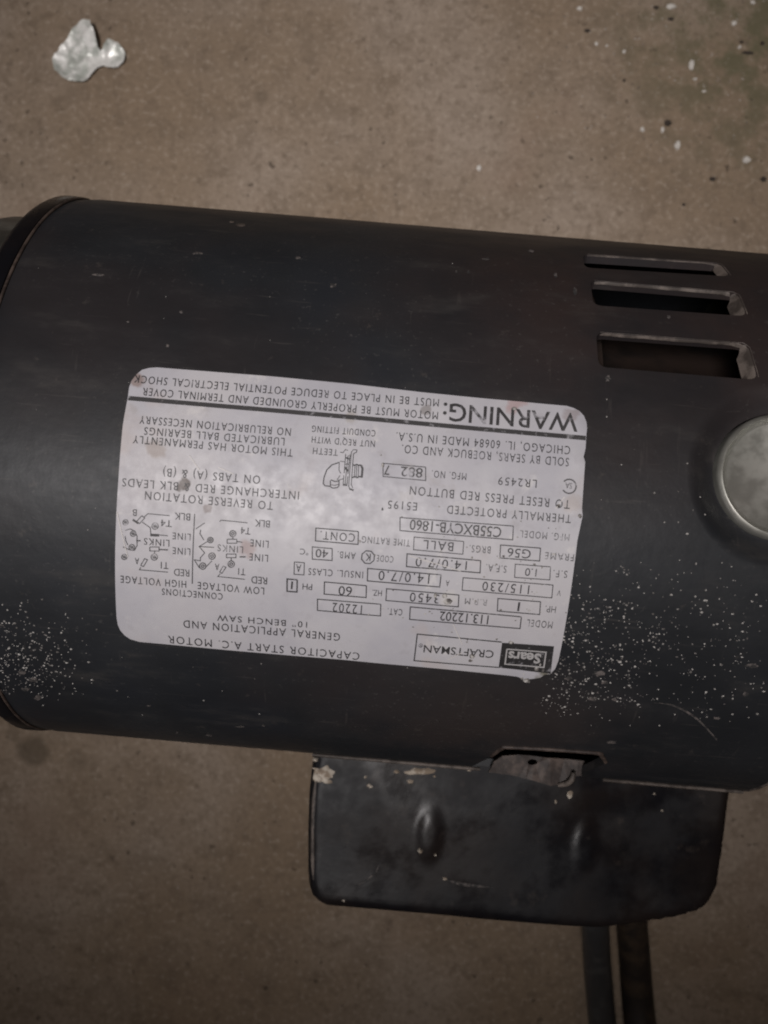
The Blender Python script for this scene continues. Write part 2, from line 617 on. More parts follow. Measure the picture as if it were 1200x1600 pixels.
slots_px = [
    [(911, 397), (1124, 411), (1141, 432), (913, 418)],
    [(922, 438), (1152, 457), (1167, 494), (927, 477)],
    [(931, 519), (1168, 537), (1184, 594), (935, 573)],
]
slots = [rounded([on_cyl(*p) for p in q], 0.0022, 4) for q in slots_px]
notch_px = [(757, 1199), (768, 1180), (784, 1169), (800, 1167), (925, 1175), (940, 1181), (946, 1190), (944, 1212)]
notch = [on_cyl(*p) for p in notch_px]
smax = max(p[1] for p in notch)
notch = notch[1:-1]
notch = [(notch[0][0] - 0.0022, smax + 0.016), *notch, (notch[-1][0] + 0.0008, smax + 0.016)]
notch = rounded(notch, 0.002, 4)
hole = [(btn[0] + BTN_R * 1.03 * math.cos(a), btn[1] + BTN_R * 1.03 * math.sin(a)) for a in np.linspace(0, 2 * math.pi, 56, endpoint=False)]
ring_pts = [(btn[0] + q * math.cos(a), btn[1] + q * math.sin(a)) for q in (0.0168, 0.0178, 0.0188, 0.0198, 0.0208, 0.0218, 0.023)
            for a in np.linspace(0, 2 * math.pi, 56, endpoint=False) if btn[0] + q * math.cos(a) < U1 - 0.001]
# the button hole may run over the shell's end: keep it inside
U1 = max(U1, btn[0] + BTN_R + 0.004)
half = math.pi * R * 0.9999
outer = resample([(U0, -half), (U1, -half), (U1, half), (U0, half)], 0.004)
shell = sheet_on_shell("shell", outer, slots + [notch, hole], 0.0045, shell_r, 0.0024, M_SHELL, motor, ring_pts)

# --- core, end shields, base
axis0 = Vector((0, 0, AX))
lathe("stator_core", [(0.0001, U0 + 0.012), (0.072, U0 + 0.012), (0.072, U1 - 0.06), (0.058, U1 - 0.056), (0.058, U1 - 0.008), (0.0001, U1 - 0.008)],
      M_CORE, motor, axis0, (1, 0, 0), 72)
lathe("end_flange", [(R - 0.0035, U0 + 0.008), (R - 0.0026, U0 - 0.0002), (R + 0.0000, U0 - 0.0005), (R + 0.0003, U0 - 0.0010),
                     (R + 0.0004, U0 - 0.0042), (R - 0.0002, U0 - 0.0054), (R - 0.002, U0 - 0.0060), (0.070, U0 - 0.0060), (0.070, U0 + 0.008), (R - 0.0035, U0 + 0.008)],
      M_BOX, motor, axis0, (1, 0, 0), 128, sharp=50)
lathe("end_shield", [(0.071, U0 - 0.0055), (0.0775, U0 - 0.0062), (0.0762, U0 - 0.0078), (0.0758, U0 - 0.020),
                     (0.0735, U0 - 0.030), (0.066, U0 - 0.037), (0.050, U0 - 0.041), (0.030, U0 - 0.043), (0.0001, U0 - 0.043)],
      M_BELL, motor, axis0, (1, 0, 0), 128, sharp=50)
lathe("end_shield", [(R - 0.0035, U1 - 0.006), (R - 0.0030, U1 + 0.0005), (0.074, U1 + 0.002), (0.070, U1 + 0.012), (0.060, U1 + 0.017),
                     (0.030, U1 + 0.020), (0.0001, U1 + 0.020)], M_BELL, motor, axis0, (1, 0, 0), 96, sharp=50)
# welded base below, two saddles on a plate
bx0, bx1 = -0.05, 0.055
base_v, base_f = [], []


def add_box(v, f, a, b):
    k = len(v)
    for x in (a[0], b[0]):
        for y in (a[1], b[1]):
            for z in (a[2], b[2]):
                v.append((x, y, z))
    for q in ((0, 1, 3, 2), (4, 6, 7, 5), (0, 4, 5, 1), (2, 3, 7, 6), (0, 2, 6, 4), (1, 5, 7, 3)):
        f.append(tuple(k + i for i in q))


add_box(base_v, base_f, (bx0, -0.058, 0.0), (bx1, 0.058, 0.004))
for xs in (bx0 + 0.004, bx1 - 0.010):
    k = len(base_v)
    prof = [(-0.045, 0.004)] + [(R * 1.004 * math.sin(a), AX - R * 1.004 * math.cos(a)) for a in np.linspace(-0.56, 0.56, 15)] + [(0.045, 0.004)]
    for x in (xs, xs + 0.006):
        base_v += [(x, y, z) for y, z in prof]
    m = len(prof)
    base_f.append(tuple(k + i for i in range(m)))
    base_f.append(tuple(k + m + i for i in reversed(range(m))))
    for i in range(m):
        j = (i + 1) % m
        base_f.append((k + i, k + m + i, k + m + j, k + j))
mesh_obj("base", base_v, base_f, M_BOX, motor, smooth=False)

# --- inward bent lips of the vent slots (long far edge and the end)
for qi, q in enumerate(slots_px):
    a, b, c_, d_ = [on_cyl(*p) for p in q]      # top left, top right, bottom right, bottom left
    verts, faces = [], []
    rows = 14
    # top edge lip, curled inwards, ragged
    path = [(a[0] + (b[0] - a[0]) * t, a[1] + (b[1] - a[1]) * t) for t in np.linspace(0.03, 0.97, rows)]
    path += [(b[0] + (c_[0] - b[0]) * t, b[1] + (c_[1] - b[1]) * t) for t in np.linspace(0.10, 0.92, 6)]
    for i, (u, s) in enumerate(path):
        endp = smooth01((i - rows + 2) / 3)
        j = random.uniform(-0.00015, 0.00015)
        top = endp < 0.5
        du, ds = (-0.00085 * endp, 0.00028 * (1 - endp))
        shal = 0.45 if qi < 1 else 1.0
        for dep, k in ((-0.00006, -0.5), (0.0002, 0.3), (shal * (0.0006 + 0.0004 * endp), 0.8), (shal * (0.0008 + 0.0022 * endp), 1.0 + 1.6 * endp)):
            verts.append(wrap(u + du * k, s + ds * k + j * k, R - dep))
    for i in range(len(path) - 1):
        for k in range(3):
            faces.append((i * 4 + k, i * 4 + k + 1, (i + 1) * 4 + k + 1, (i + 1) * 4 + k))
    o = mesh_obj("vent_lip", verts, faces, M_EDGE, shell, True)
    o["label"] = "worn bare metal lip of a vent slot"

# --- round aluminium cap in the dished hole
nrm = Vector((0, -math.sin(btn[1] / R), math.cos(btn[1] / R)))
cpos = wrap(btn[0], btn[1], R - 0.0030)
cap = lathe("round_cap", [(0.0001, -0.0007), (0.0124, -0.0007), (0.0130, -0.0004), (0.0134, 0.0004), (0.0139, 0.0008), (0.0145, 0.0005),
                          (0.0149, -0.0004), (0.0150, -0.0050), (0.0001, -0.0050)], M_ALU, motor, cpos, nrm, 96, sharp=60)
cap["label"] = "dull aluminium disc with a raised rim set in a round hole"
lathe("cap_seat", [(0.0150, -0.0046), (0.0172, -0.0046), (0.0172, -0.0060), (0.0150, -0.0060)], M_CORE, motor, cpos, nrm, 48)

# ------------------------------------------------------------------ rating label
plate_px = [(200, 620), (202, 606), (206, 596), (213, 586), (222, 578), (233, 575), (245, 574), (423, 588), (550, 600), (660, 613), (751, 622),
            (860, 632), (885, 635), (896, 638.5), (905, 643), (912, 650), (916, 660), (917, 669), (916, 680), (915, 700), (911.5, 714), (914, 722),
            (909, 795), (910, 806), (902, 845), (889, 942), (879, 1001), (872.5, 1032), (867, 1044), (859, 1052), (851, 1053), (844, 1058),
            (832, 1059), (820, 1061), (808, 1057), (770, 1053), (702, 1046), (600, 1037), (540, 1031), (487, 1027), (360, 1016), (240, 1005),
            (218, 1003), (204, 999), (195, 993), (188, 985), (184, 976), (182, 963), (181, 940), (180.5, 843), (185, 750), (192, 664)]
bumps = [(on_cyl(x, y), h, w) for x, y, h, w in ((890, 645, 0.00045, 0.0028), (905, 668, 0.0003, 0.002), (700, 640, 0.00025, 0.0025),
         (905, 720, 0.0003, 0.002), (905, 800, 0.0003, 0.002), (830, 1056, 0.0004, 0.0026), (862, 1046, 0.0004, 0.002), (208, 595, 0.0003, 0.0022),
         (650, 860, 0.00015, 0.005), (420, 730, 0.00012, 0.006), (240, 850, 0.00012, 0.007), (560, 970, 0.00012, 0.006))]


def plate_r(u, s):
    r = R + 0.00052
    for (bu, bs), h, w in bumps:
        d2 = ((u - bu) ** 2 + (s - bs) ** 2) / (w * w)
        if d2 < 9:
            r += h * math.exp(-d2)
    r += 0.00007 * noise.noise(Vector((u * 90, s * 90, 1.7)))
    return r


po = resample([on_cyl(x, y, PLR) for x, y in plate_px], 0.0015)
plate = sheet_on_shell("nameplate", po, [], 0.0016, plate_r, 0.0004, M_PLATE, motor)
plate["label"] = "silver rating label with rounded corners, printed upside down to the viewer"
INK_Z = 0.00009


def pl(px, py):
    return on_cyl(px, py, PLR)


# ---- printed text: (string, start x, y, end x, y, cap height px, material key)
TXT = [
    ("MUST BE IN PLACE TO REDUCE POTENTIAL ELECTRICAL SHOCK", 686, 624, 211, 586.5, 12, 0),
    ("MOTOR MUST BE PROPERLY GROUNDED AND TERMINAL COVER", 684.6, 644, 224, 606, 12, 0),
    ("WARNING:", 903, 648, 693, 630, 27, 2),
    ("NO RELUBRICATION NECESSARY", 455, 669.5, 219, 650, 12, 0),
    ("LUBRICATED BALL BEARINGS", 445, 684.5, 226, 667.5, 12, 0),
    ("THIS MOTOR HAS PERMANENTLY", 458, 702, 208.6, 680.5, 12, 0),
    ("ON TABS (A) & (B)", 407, 743.5, 255.5, 731.5, 13, 0),
    ("INTERCHANGE RED & BLK LEADS", 467.6, 768, 191.5, 747, 13, 0),
    ("TO REVERSE ROTATION", 427, 784, 227, 767.5, 13, 0),
    ("CONDUIT FITTING", 587, 672.5, 488, 665, 10, 0),
    ("NUT REQ'D WITH", 586, 689, 487.6, 682, 10, 0),
    ("TEETH", 528, 702.5, 489.5, 699.5, 10, 0),
    ("CHICAGO, IL. 60684 MADE IN U.S.A.", 891, 697.5, 619.6, 675.5, 13, 0),
    ("SOLD BY SEARS, ROEBUCK AND CO.", 889, 716, 628.5, 695, 13, 0),
    ("LR2459", 839, 750, 779, 745, 12.5, 0),
    ("MFG. NO.", 729, 739.5, 675, 735, 11, 0),
    ("882", 661, 732, 627, 729, 15, 2), ("7", 609.5, 727.5, 601, 726.7, 15, 2),
    ("SA", 894, 755, 883.5, 754, 9, 1),
    ("TO RESET PRESS RED BUTTON", 891, 782, 641, 759.5, 13.5, 0),
    ("THERMALLY PROTECTED", 892.6, 804.5, 699, 789.5, 13, 0),
    ("E5195", 652, 785.5, 606.6, 782, 12.5, 0), ("'", 599, 785, 596, 785, 12, 0),
    ("MFG. MODEL", 890, 834.5, 813, 828.5, 11, 1),
    ("C55BXCYB-1860", 784, 824, 641, 811.5, 16, 2),
    ("FRAME", 897, 866, 852, 862.5, 11, 1), ("G56", 830, 859, 793.5, 856, 14, 0),
    ("BRGS.", 767, 854, 734, 851.5, 11, 1), ("BALL", 709, 847.5, 662, 843.5, 14, 0),
    ("TIME RATING", 641, 843.5, 566, 837.5, 10.5, 1), ("CONT.", 555, 834, 501, 829.5, 13, 0),
    ("S.F.", 887, 892, 865, 890.5, 11, 1), ("1.0", 839, 889, 821, 887.5, 12, 0),
    ("S.F.A.", 792, 884, 760, 881.5, 11, 1), ("14.0/7.0", 730, 877, 650, 870.5, 14, 0),
    ("CODE", 615, 869, 589, 867, 10, 1), ("K", 579.5, 865, 571, 864.3, 11.5, 2),
    ("AMB.", 556, 863.5, 528, 861, 10.5, 0), ("40", 513.5, 859, 493.6, 857.3, 13, 0), ("\u00b0C", 482, 858, 469, 857, 9, 0),
    ("V", 877, 922, 871, 921.5, 9, 1), ("115/230", 827.6, 914.5, 754.5, 908.5, 14, 0),
    ("A", 702.5, 907, 697, 906.5, 9, 0), ("14.0/7.0", 671.6, 897.5, 592, 891.5, 14.5, 0),
    ("INSUL. CLASS", 567.6, 893, 482, 887.5, 10.5, 0), ("A", 471, 882, 463, 881.3, 12, 0),
    ("HP.", 869, 947.5, 852.6, 946.3, 10, 1), ("1", 813, 941, 809.8, 940.7, 14, 0),
    ("R.P.M", 761, 937, 727, 934.3, 9.5, 1), ("3450", 686.6, 929, 641, 925.5, 14, 0),
    ("HZ.", 597, 922.5, 582, 921.2, 9, 0), ("60", 550.4, 917, 529.4, 915.3, 14, 0),
    ("PH", 488, 912.4, 473, 911.2, 9.5, 0), ("1", 458, 908.4, 455.3, 908.1, 12, 0),
    ("MODEL", 864, 971, 824, 967.5, 11, 1), ("113.12202", 764, 961.5, 688, 955, 14, 2),
    ("CAT.", 629, 951.7, 606, 950, 10, 0), ("12202", 566, 945.5, 520, 941.5, 14, 0),
    ("CRAFTSMAN", 772, 1016.5, 662.6, 1007.5, 11.5, 2), ("\u00ae", 661, 1005.5, 654.5, 1005, 6, 0),
    ("CAPACITOR START A.C. MOTOR", 562, 1019.5, 262.5, 993, 11.5, 0),
    ("GENERAL APPLICATION AND", 531.6, 989.6, 286.5, 968.5, 11.5, 0),
    ("10\u201d BENCH SAW", 480, 971.5, 339.4, 960, 9.3, 0),
    ("LOW VOLTAGE", 413, 918, 309, 909, 11, 0), ("HIGH VOLTAGE", 291, 907.5, 188.4, 899, 11, 0), ("CONNECTIONS", 348, 927, 253, 919, 10, 0),
    ("RED", 417.6, 902, 393, 900, 11, 0), ("T1", 383.7, 888.5, 372.6, 887.5, 10.5, 0), ("LINE", 419, 867, 390, 864.5, 11, 0),
    ("LINE", 420, 845, 391.6, 842.5, 11, 0), ("LINKS", 380, 854, 340, 850.5, 10.5, 1), ("T4", 392, 825, 376.5, 823.5, 10.5, 0),
    ("BLK", 422, 813.5, 398.6, 811.5, 11, 0), ("A", 342.6, 881, 336, 880.5, 10, 0),
    ("BLK", 297.6, 802.5, 273, 800.5, 11, 0), ("T4", 269, 813, 251.7, 811.5, 10.5, 0), ("LINE", 298, 834, 270, 831.7, 10.5, 0),
    ("LINKS", 265, 843.5, 225.4, 840.2, 10.5, 0), ("LINE", 297.6, 857, 270, 854.7, 10.5, 0), ("T1", 263.4, 878.5, 251.7, 877.5, 10.5, 0),
    ("RED", 296, 890, 272, 888, 11, 1), ("A", 217.5, 871.7, 211, 871.2, 10, 0), ("B", 214, 796, 207.4, 795.4, 10.5, 0),
]
inks = (M_INK, M_FAINT, M_BOLD, M_WHITE)
made = []
for row in TXT + [("Sears", 846, 1021.3, 795, 1016.8, 14.5, 3)]:
    cu = bpy.data.curves.new("tmp_text", 'FONT')
    cu.body = row[0]
    cu.resolution_u = 3
    if row[6] < 2 and len(row[0]) > 3:
        cu.space_character = 1.22
        cu.space_word = 1.05
    cu.offset = {0: 0.0, 1: 0.0, 2: 0.006, 3: 0.03}[row[6]]
    if row[0] == "WARNING:":
        cu.offset = 0.012
    ob = bpy.data.objects.new("tmp_text", cu)
    COL.objects.link(ob)
    made.append(ob)
cap_cu = bpy.data.curves.new("tmp_text", 'FONT')
cap_cu.body = "H"
cap_ob = bpy.data.objects.new("tmp_text", cap_cu)
COL.objects.link(cap_ob)
bpy.context.view_layer.update()
dg = bpy.context.evaluated_depsgraph_get()
hm = cap_ob.evaluated_get(dg).to_mesh()
CAPH = max(v.co.y for v in hm.vertices)
for ob, row in zip(made, TXT + [("Sears", 846, 1021.3, 795, 1016.8, 14.5, 3)]):
    me0 = ob.evaluated_get(dg).to_mesh()
    vx = [(v.co.x, v.co.y) for v in me0.vertices]
    fx = [tuple(p.vertices) for p in me0.polygons]
    x0, x1 = min(v[0] for v in vx), max(v[0] for v in vx)
    txt, sx, sy, ex, ey, capx, mk = row
    A, B = Vector(pl(sx, sy)), Vector(pl(ex, ey))
    Hh = Vector(pl((sx + ex) / 2, (sy + ey) / 2 + capx)) - Vector(pl((sx + ex) / 2, (sy + ey) / 2))
    hs = Hh.y / CAPH
    dirv = (B - A)
    if txt in ("'", "\u00ae"):
        pass
    upv = Vector((dirv.y, -dirv.x)).normalized()
    if upv.y < 0:
        upv = -upv
    z = INK_Z * (2.2 if mk == 3 else 1.0)
    verts = []
    for x, y in vx:
        q = A + dirv * ((x - x0) / (x1 - x0)) + upv * (y * hs)
        verts.append(wrap(q.x, q.y, plate_r(q.x, q.y) + z))
    mesh_obj("lettering", verts, fx, inks[mk], plate, smooth=False)
for ob in made + [cap_ob]:
    cu = ob.data
    bpy.data.objects.remove(ob)
    bpy.data.curves.remove(cu)


# ---- printed line work
def strokes(name, lines, width, material, z=INK_Z, closed=False, parent=None):
    """polylines in photo pixels -> thin printed strokes following the label"""
    verts, faces = [], []
    for ln in lines:
        w = width
        if isinstance(ln, tuple) and isinstance(ln[0], list):
            ln, w = ln
        pts = [Vector(pl(*p)) for p in ln]
        fine_pts = []
        for a, b in zip(pts[:-1], pts[1:]):
            k = max(1, int((b - a).length / 0.0025))
            fine_pts += [a + (b - a) * (j / k) for j in range(k)]
        fine_pts.append(pts[-1])
        k0 = len(verts)
        m = len(fine_pts)
        for i, p in enumerate(fine_pts):
            a = fine_pts[max(i - 1, 0)]
            b = fine_pts[min(i + 1, m - 1)]
            d1 = (p - a).normalized() if i > 0 else (b - p).normalized()
            d2 = (b - p).normalized() if i < m - 1 else d1
            t = (d1 + d2)
            t = t.normalized() if t.length > 1e-6 else d1
            nn = Vector((-t.y, t.x))
            sc = 1.0 / max(0.5, abs(nn.dot(Vector((-d1.y, d1.x)))))
            for sg in (-1, 1):
                q = p + nn * (sg * w * 0.5 * sc)
                verts.append(wrap(q.x, q.y, plate_r(q.x, q.y) + z))
        for i in range(m - 1):
            a = k0 + i * 2
            faces.append((a, a + 1, a + 3, a + 2))
    return mesh_obj(name, verts, faces, material, parent or plate, smooth=False)


def disc_px(cx, cy, r, k=14):
    return [(cx + r * math.cos(2 * math.pi * i / k), cy + r * math.sin(2 * math.pi * i / k)) for i in range(k + 1)]


PX = 0.000147     # about one photo pixel on the label, in metres

strokes("printed_bar", [[(200.5, 622.3), (380, 637.5), (560, 653), (740, 669.5), (915, 684.8)]], PX * 7.2, M_BOLD)
boxes = [
    ((665, 730), (665, 751), (598.5, 744.5), (598.5, 724), 1.4),
    ((802, 822), (801, 843.4), (625, 829), (625, 808.6), 1.5),
    ((844.5, 856.4), (843, 876.5), (781, 871.6), (782, 851.5), 1.6),
    ((724.6, 846), (723, 866), (646, 858.6), (647, 839), 1.3),
    ((560, 830.5), (559.5, 850.5), (493, 845), (493.6, 825), 1.7),
    ((860, 885.6), (859, 906), (804, 902), (805, 881.4), 1.3),
    ((751, 876), (750, 895), (635, 885), (636, 865), 1.7),
    ((519, 857), (519, 875.6), (488, 873.5), (488, 854.4), 1.5),
    ((864, 914), (862, 934), (722, 922), (723.6, 902.5), 1.4),
    ((689, 898), (687, 917), (574, 907.5), (574.5, 888), 1.7),
    ((475.6, 879), (475, 898), (459.5, 897), (460, 878), 1.4),
    ((844.5, 940), (843, 960), (777, 954.5), (778, 935), 1.6),
    ((717, 929.5), (716, 948), (603, 938), (604, 919.7), 1.6),
    ((572.5, 915), (572, 933.4), (506.5, 928), (507, 909), 1.7),
    ((464.5, 905.7), (464, 924.7), (448.5, 923.6), (448.7, 904.4), 2.2),
    ((814.6, 963.6), (812.5, 982), (640, 967.5), (641, 948), 1.7),
    ((595, 943.8), (594.5, 962), (496, 953.5), (496, 936), 1.6),
]
for a, b, c_, d_, w in boxes:
    strokes("value_box", [[a, b, c_, d_, a]], PX * w, M_INK)
strokes("value_box", [[(575 + 10.5 * math.cos(t), 870.5 + 10.5 * math.sin(t)) for t in np.linspace(0.5, 0.5 + 2 * math.pi, 9)]], PX * 1.7, M_INK)
strokes("approval_mark", [[(889 + 11 * math.cos(t), 760 + 11 * math.sin(t)) for t in np.linspace(-2.4, 2.6, 18)]], PX * 2.2, M_FAINT)
# logo frame, black field, inner frame
strokes("logo_frame", [[(784, 1003), (652, 990.5), (647, 1032), (779, 1042.5)]], PX * 2.0, M_BOLD)


def quad_patch(name, tl, tr, br, bl, material, z, k=10):
    verts, faces = [], []
    for i in range(k + 1):
        for j in range(k + 1):
            a, b = i / k, j / k
            x = (tl[0] * (1 - b) + tr[0] * b) * (1 - a) + (bl[0] * (1 - b) + br[0] * b) * a
            y = (tl[1] * (1 - b) + tr[1] * b) * (1 - a) + (bl[1] * (1 - b) + br[1] * b) * a
            u, s = pl(x, y)
            verts.append(wrap(u, s, plate_r(u, s) + z))
    for i in range(k):
        for j in range(k):
            a = i * (k + 1) + j
            faces.append((a, a + k + 1, a + k + 2, a + 1))
    return mesh_obj(name, verts, faces, material, plate, smooth=False)


quad_patch("logo_field", (784.4, 1004), (865.6, 1009.5), (860, 1051), (779, 1042.8), M_LOGO, INK_Z)
strokes("logo_inner_frame", [[(792, 1013.5), (853, 1018.3), (849.5, 1041.5), (789, 1036.8), (792, 1013.5)]], PX * 2.3, M_WHITE, INK_Z * 2.2)


# connection diagrams
def zz(ox, oy, k):
    return lambda *p: [(ox + x / k, oy + y / k) for x, y in p]


g = zz(170, 780, 8.0)
high = [g((760, 205), (490, 180), (440, 225)), g((415, 205), (450, 235), (385, 305), (350, 275), (415, 205)), (g((300, 255), (370, 300)), PX * 3.2),
        g((420, 285), (520, 355), (530, 450)), g((630, 445), (740, 455)), g((515, 595), (630, 595), (630, 645), (515, 645), (515, 595)),
        (g((630, 625), (740, 632)), PX * 2), g((575, 645), (575, 680)), (g((345, 515), (400, 518)), PX * 2),
        g((205, 390), (270, 370), (330, 400), (355, 460), (355, 580), (320, 640), (260, 630), (180, 595)), g((205, 460), (215, 520), (240, 570)),
        g((740, 910), (385, 880), (400, 850)), g((400, 825), (435, 840), (485, 755), (450, 740), (400, 825)), (g((520, 445), (630, 450)), PX * 4.2)]
strokes("wiring_diagram", high, PX * 1.3, M_INK)
for x, y, r in ((580, 335, 40), (570, 720, 40), (210, 290, 34), (195, 720, 34), (305, 430, 34), (290, 600, 36)):
    strokes("terminal_symbol", [disc_px(170 + x / 8, 780 + y / 8, r / 8), g((x - r * .7, y - r * .5), (x + r * .7, y + r * .5)), disc_px(170 + x / 8, 780 + y / 8, r / 20)],
            PX * 1.5, M_FAINT)
g = zz(300, 780, 8.0)
low = [g((695, 295), (365, 262), (345, 280)), g((510, 475), (510, 500)), g((440, 500), (560, 500), (560, 550), (440, 550), (440, 500)), g((560, 525), (630, 540)),
       g((430, 685), (550, 685), (550, 730), (430, 730), (430, 685)), (g((595, 720), (670, 720)), PX * 2), g((490, 730), (490, 765)),
       g((660, 1000), (320, 965), (355, 930)), g((345, 910), (375, 925), (425, 850), (390, 835), (345, 910)), g((275, 602), (90, 590)),
       g((190, 530), (90, 590), (160, 670)), g((50, 370), (160, 295)), g((110, 380), (100, 430), (150, 510)),
       g((160, 670), (105, 730), (105, 770), (30, 755), (95, 860)), g((180, 840), (250, 770))]
strokes("wiring_diagram", low, PX * 1.3, M_INK)
for x, y, r in ((510, 430, 38), (490, 810, 40), (230, 510, 34), (250, 710, 40), (135, 835, 40)):
    strokes("terminal_symbol", [disc_px(300 + x / 8, 780 + y / 8, r / 8), disc_px(300 + x / 8, 780 + y / 8, r / 20)], PX * 1.8, M_FAINT)
strokes("divider_line", [[(304.3, 803), (300.5, 912)]], PX * 1.5, M_INK)
g = zz(480, 660, 8.571)
strokes("conduit_drawing", [
    (g((430, 535), (330, 570), (260, 640), (225, 740), (215, 820), (240, 850), (310, 855)), PX * 1.8), g((430, 535), (425, 640), (450, 685)),
    (g((310, 780), (310, 860), (340, 880), (400, 875), (425, 850), (425, 785), (370, 792), (315, 770)), PX * 1.7), g((320, 835), (370, 845), (420, 830)),
    g((400, 770), (440, 710)), g((415, 775), (480, 755)), g((440, 520), (510, 530)),
    g((515, 420), (495, 680)), g((575, 430), (545, 690)), g((490, 710), (480, 850)), g((545, 720), (530, 850)), g((548, 440), (505, 850)),
    (g((510, 470), (570, 495)), PX * 2.4), (g((500, 600), (550, 655)), PX * 3), (g((485, 835), (535, 840)), PX * 2.6), g((500, 560), (555, 560)),
    g((590, 400), (555, 850), (570, 900), (620, 915)), (g((570, 890), (620, 910)), PX * 2.6), g((620, 420), (590, 830), (610, 880)),
    g((590, 400), (620, 365), (665, 370), (660, 400), (620, 420)),
    (g((610, 570), (640, 575), (660, 565), (690, 575), (720, 570)), PX * 2.2), (g((720, 570), (740, 620), (730, 740)), PX * 3.4),
    (g((730, 735), (700, 725), (670, 740), (640, 728), (600, 740)), PX * 2.2), g((640, 580), (630, 730)), g((665, 580), (655, 730)), g((690, 580), (682, 730)),
    g((440, 400), (480, 405), (510, 365), (545, 375))], PX * 1.2, M_INK)
# smudges and scratches on the label
M_SCRATCH = mat("label_scratch", (0.50, 0.475, 0.46), 0.5)[0]
for ln in ([(708, 975), (722, 1006)], [(700, 1030), (722, 1019)], [(868, 795), (882, 776)], [(640, 868), (720, 892)], [(296, 712), (312, 735)],
           [(341, 730), (365, 741)], [(183, 800), (200, 870)]):
    strokes("scratch", [ln], PX * 1.4, M_SCRATCH, INK_Z * 1.7)

# ------------------------------------------------------------------ side box on the shell
BZ = AX + 0.006
box_px = [(490, 1178), (486, 1205), (482, 1240), (480, 1300), (480, 1365), (482, 1388), (487, 1404), (497, 1414), (512, 1421), (620, 1430), (760, 1444),
          (900, 1455), (955, 1457), (1000, 1452), (1064, 1441), (1097, 1431), (1116, 1416), (1127, 1395), (1135, 1345), (1142, 1290), (1149, 1228)]
bp = [on_plane(x, y, BZ) for x, y in box_px]
bp = [(p.x, p.y) for p in bp]
# run the top edge into the shell
bp[0] = (bp[0][0], -0.0800)
bp[-1] = (bp[-1][0], -0.0800)
bp = resample(bp, 0.003)
dimples = [(on_plane(671, 1304, BZ), 0.0038, 0.0086), (on_plane(914, 1322, BZ), 0.0038, 0.0084)]
bxs = [p[0] for p in bp]
bys = [p[1] for p in bp]
pts = []
stp = 0.0013
for i in range(int((max(bxs) - min(bxs)) / stp)):
    for j in range(int((max(bys) - min(bys)) / stp)):
        p = (min(bxs) + (i + (0.5 if j % 2 else 0)) * stp, min(bys) + j * stp)
        if inside(p, bp) and edge_dist(p, bp) > stp * 0.45:
            pts.append(p)
V, T = triangulate(bp, [], pts)
EDGE_R = 0.0034


def box_top(x, y):
    z = BZ
    for c0, ra, rb in dimples:
        q = math.hypot((x - c0.x) / ra, (y - c0.y) / rb)
        if q < 1.3:
            z += (0.0010 if c0.x < 0.03 else 0.0006) * smooth01((1.3 - q) / 0.9)
    z += 0.0004 * noise.noise(Vector((x * 45, y * 45, 0.3))) + 0.00003 * noise.noise(Vector((x * 190, y * 190, 4.3)))
    return z - 0.0012 * smooth01((x - 0.062) / 0.03)


rim_set = set(i for e in boundary(T) for i in e)
verts = []
side = Vector((math.cos(0.0), 0))
for i, (x, y) in enumerate(V):
    # the back edge, where it meets the shell, is not rounded
    d = 0.0 if i in rim_set else edge_dist((x, y), bp)
    if y > -0.0845:
        d = max(d, min(x - min(bxs), max(bxs) - x, 0.01))
    zz_ = box_top(x, y)
    if d < EDGE_R:
        t = 1 - d / EDGE_R
        zz_ -= EDGE_R * (1 - math.sqrt(max(0.0, 1 - t * t)))
    verts.append(Vector((x, y, zz_)))
k = len(verts)
faces = [tuple(f) for f in T]
bnd = boundary(T)
nv = {}
for a, b in bnd:
    for q in (a, b):
        if q not in nv:
            nv[q] = len(verts)
            verts.append(Vector((V[q][0], V[q][1], BZ - 0.046)))
for a, b in bnd:
    faces.append((b, a, nv[a], nv[b]))
order = [nv[bnd[0][0]]]
nxt = {a: b for a, b in bnd}
q = bnd[0][1]
while q != bnd[0][0]:
    order.append(nv[q])
    q = nxt[q]
faces.append(tuple(reversed(order)))
box = mesh_obj("terminal_box", verts, faces, M_BOX, motor, True, sharp=50)
box["label"] = "dented black sheet metal box bolted to the motor's side"


def blob(cx, cy, wx, wy, z, hgt, k=13, seed=0, tilt=0.0):
    rnd = random.Random(seed)
    out = []
    ph = [rnd.uniform(0.62, 1.2) for _ in range(k)]
    c0 = on_plane(cx, cy, z)
    c0.z = box_top(c0.x, c0.y)
    kx = (CAM.z - z) / F
    vs, fs = [c0 + Vector((0, 0, hgt))], []
    for lev, (sc, hh) in enumerate(((0.6, hgt * 0.85), (1.0, 0.0))):
        for i in range(k):
            a = 2 * math.pi * i / k + rnd.uniform(-.1, .1)
            rr = ph[i] * sc * rnd.uniform(0.9, 1.1)
            x, y = wx * rr * math.cos(a), wy * rr * math.sin(a)
            x, y = x * math.cos(tilt) - y * math.sin(tilt), x * math.sin(tilt) + y * math.cos(tilt)
            vs.append(c0 + Vector((x * kx, -y * kx, hh * rnd.uniform(.6, 1.2) - (0.0004 if lev else 0))))
    for i in range(k):
        j = (i + 1) % k
        fs.append((0, 1 + j, 1 + i))
        fs.append((1 + i, 1 + j, 1 + k + j, 1 + k + i))
    return vs, fs


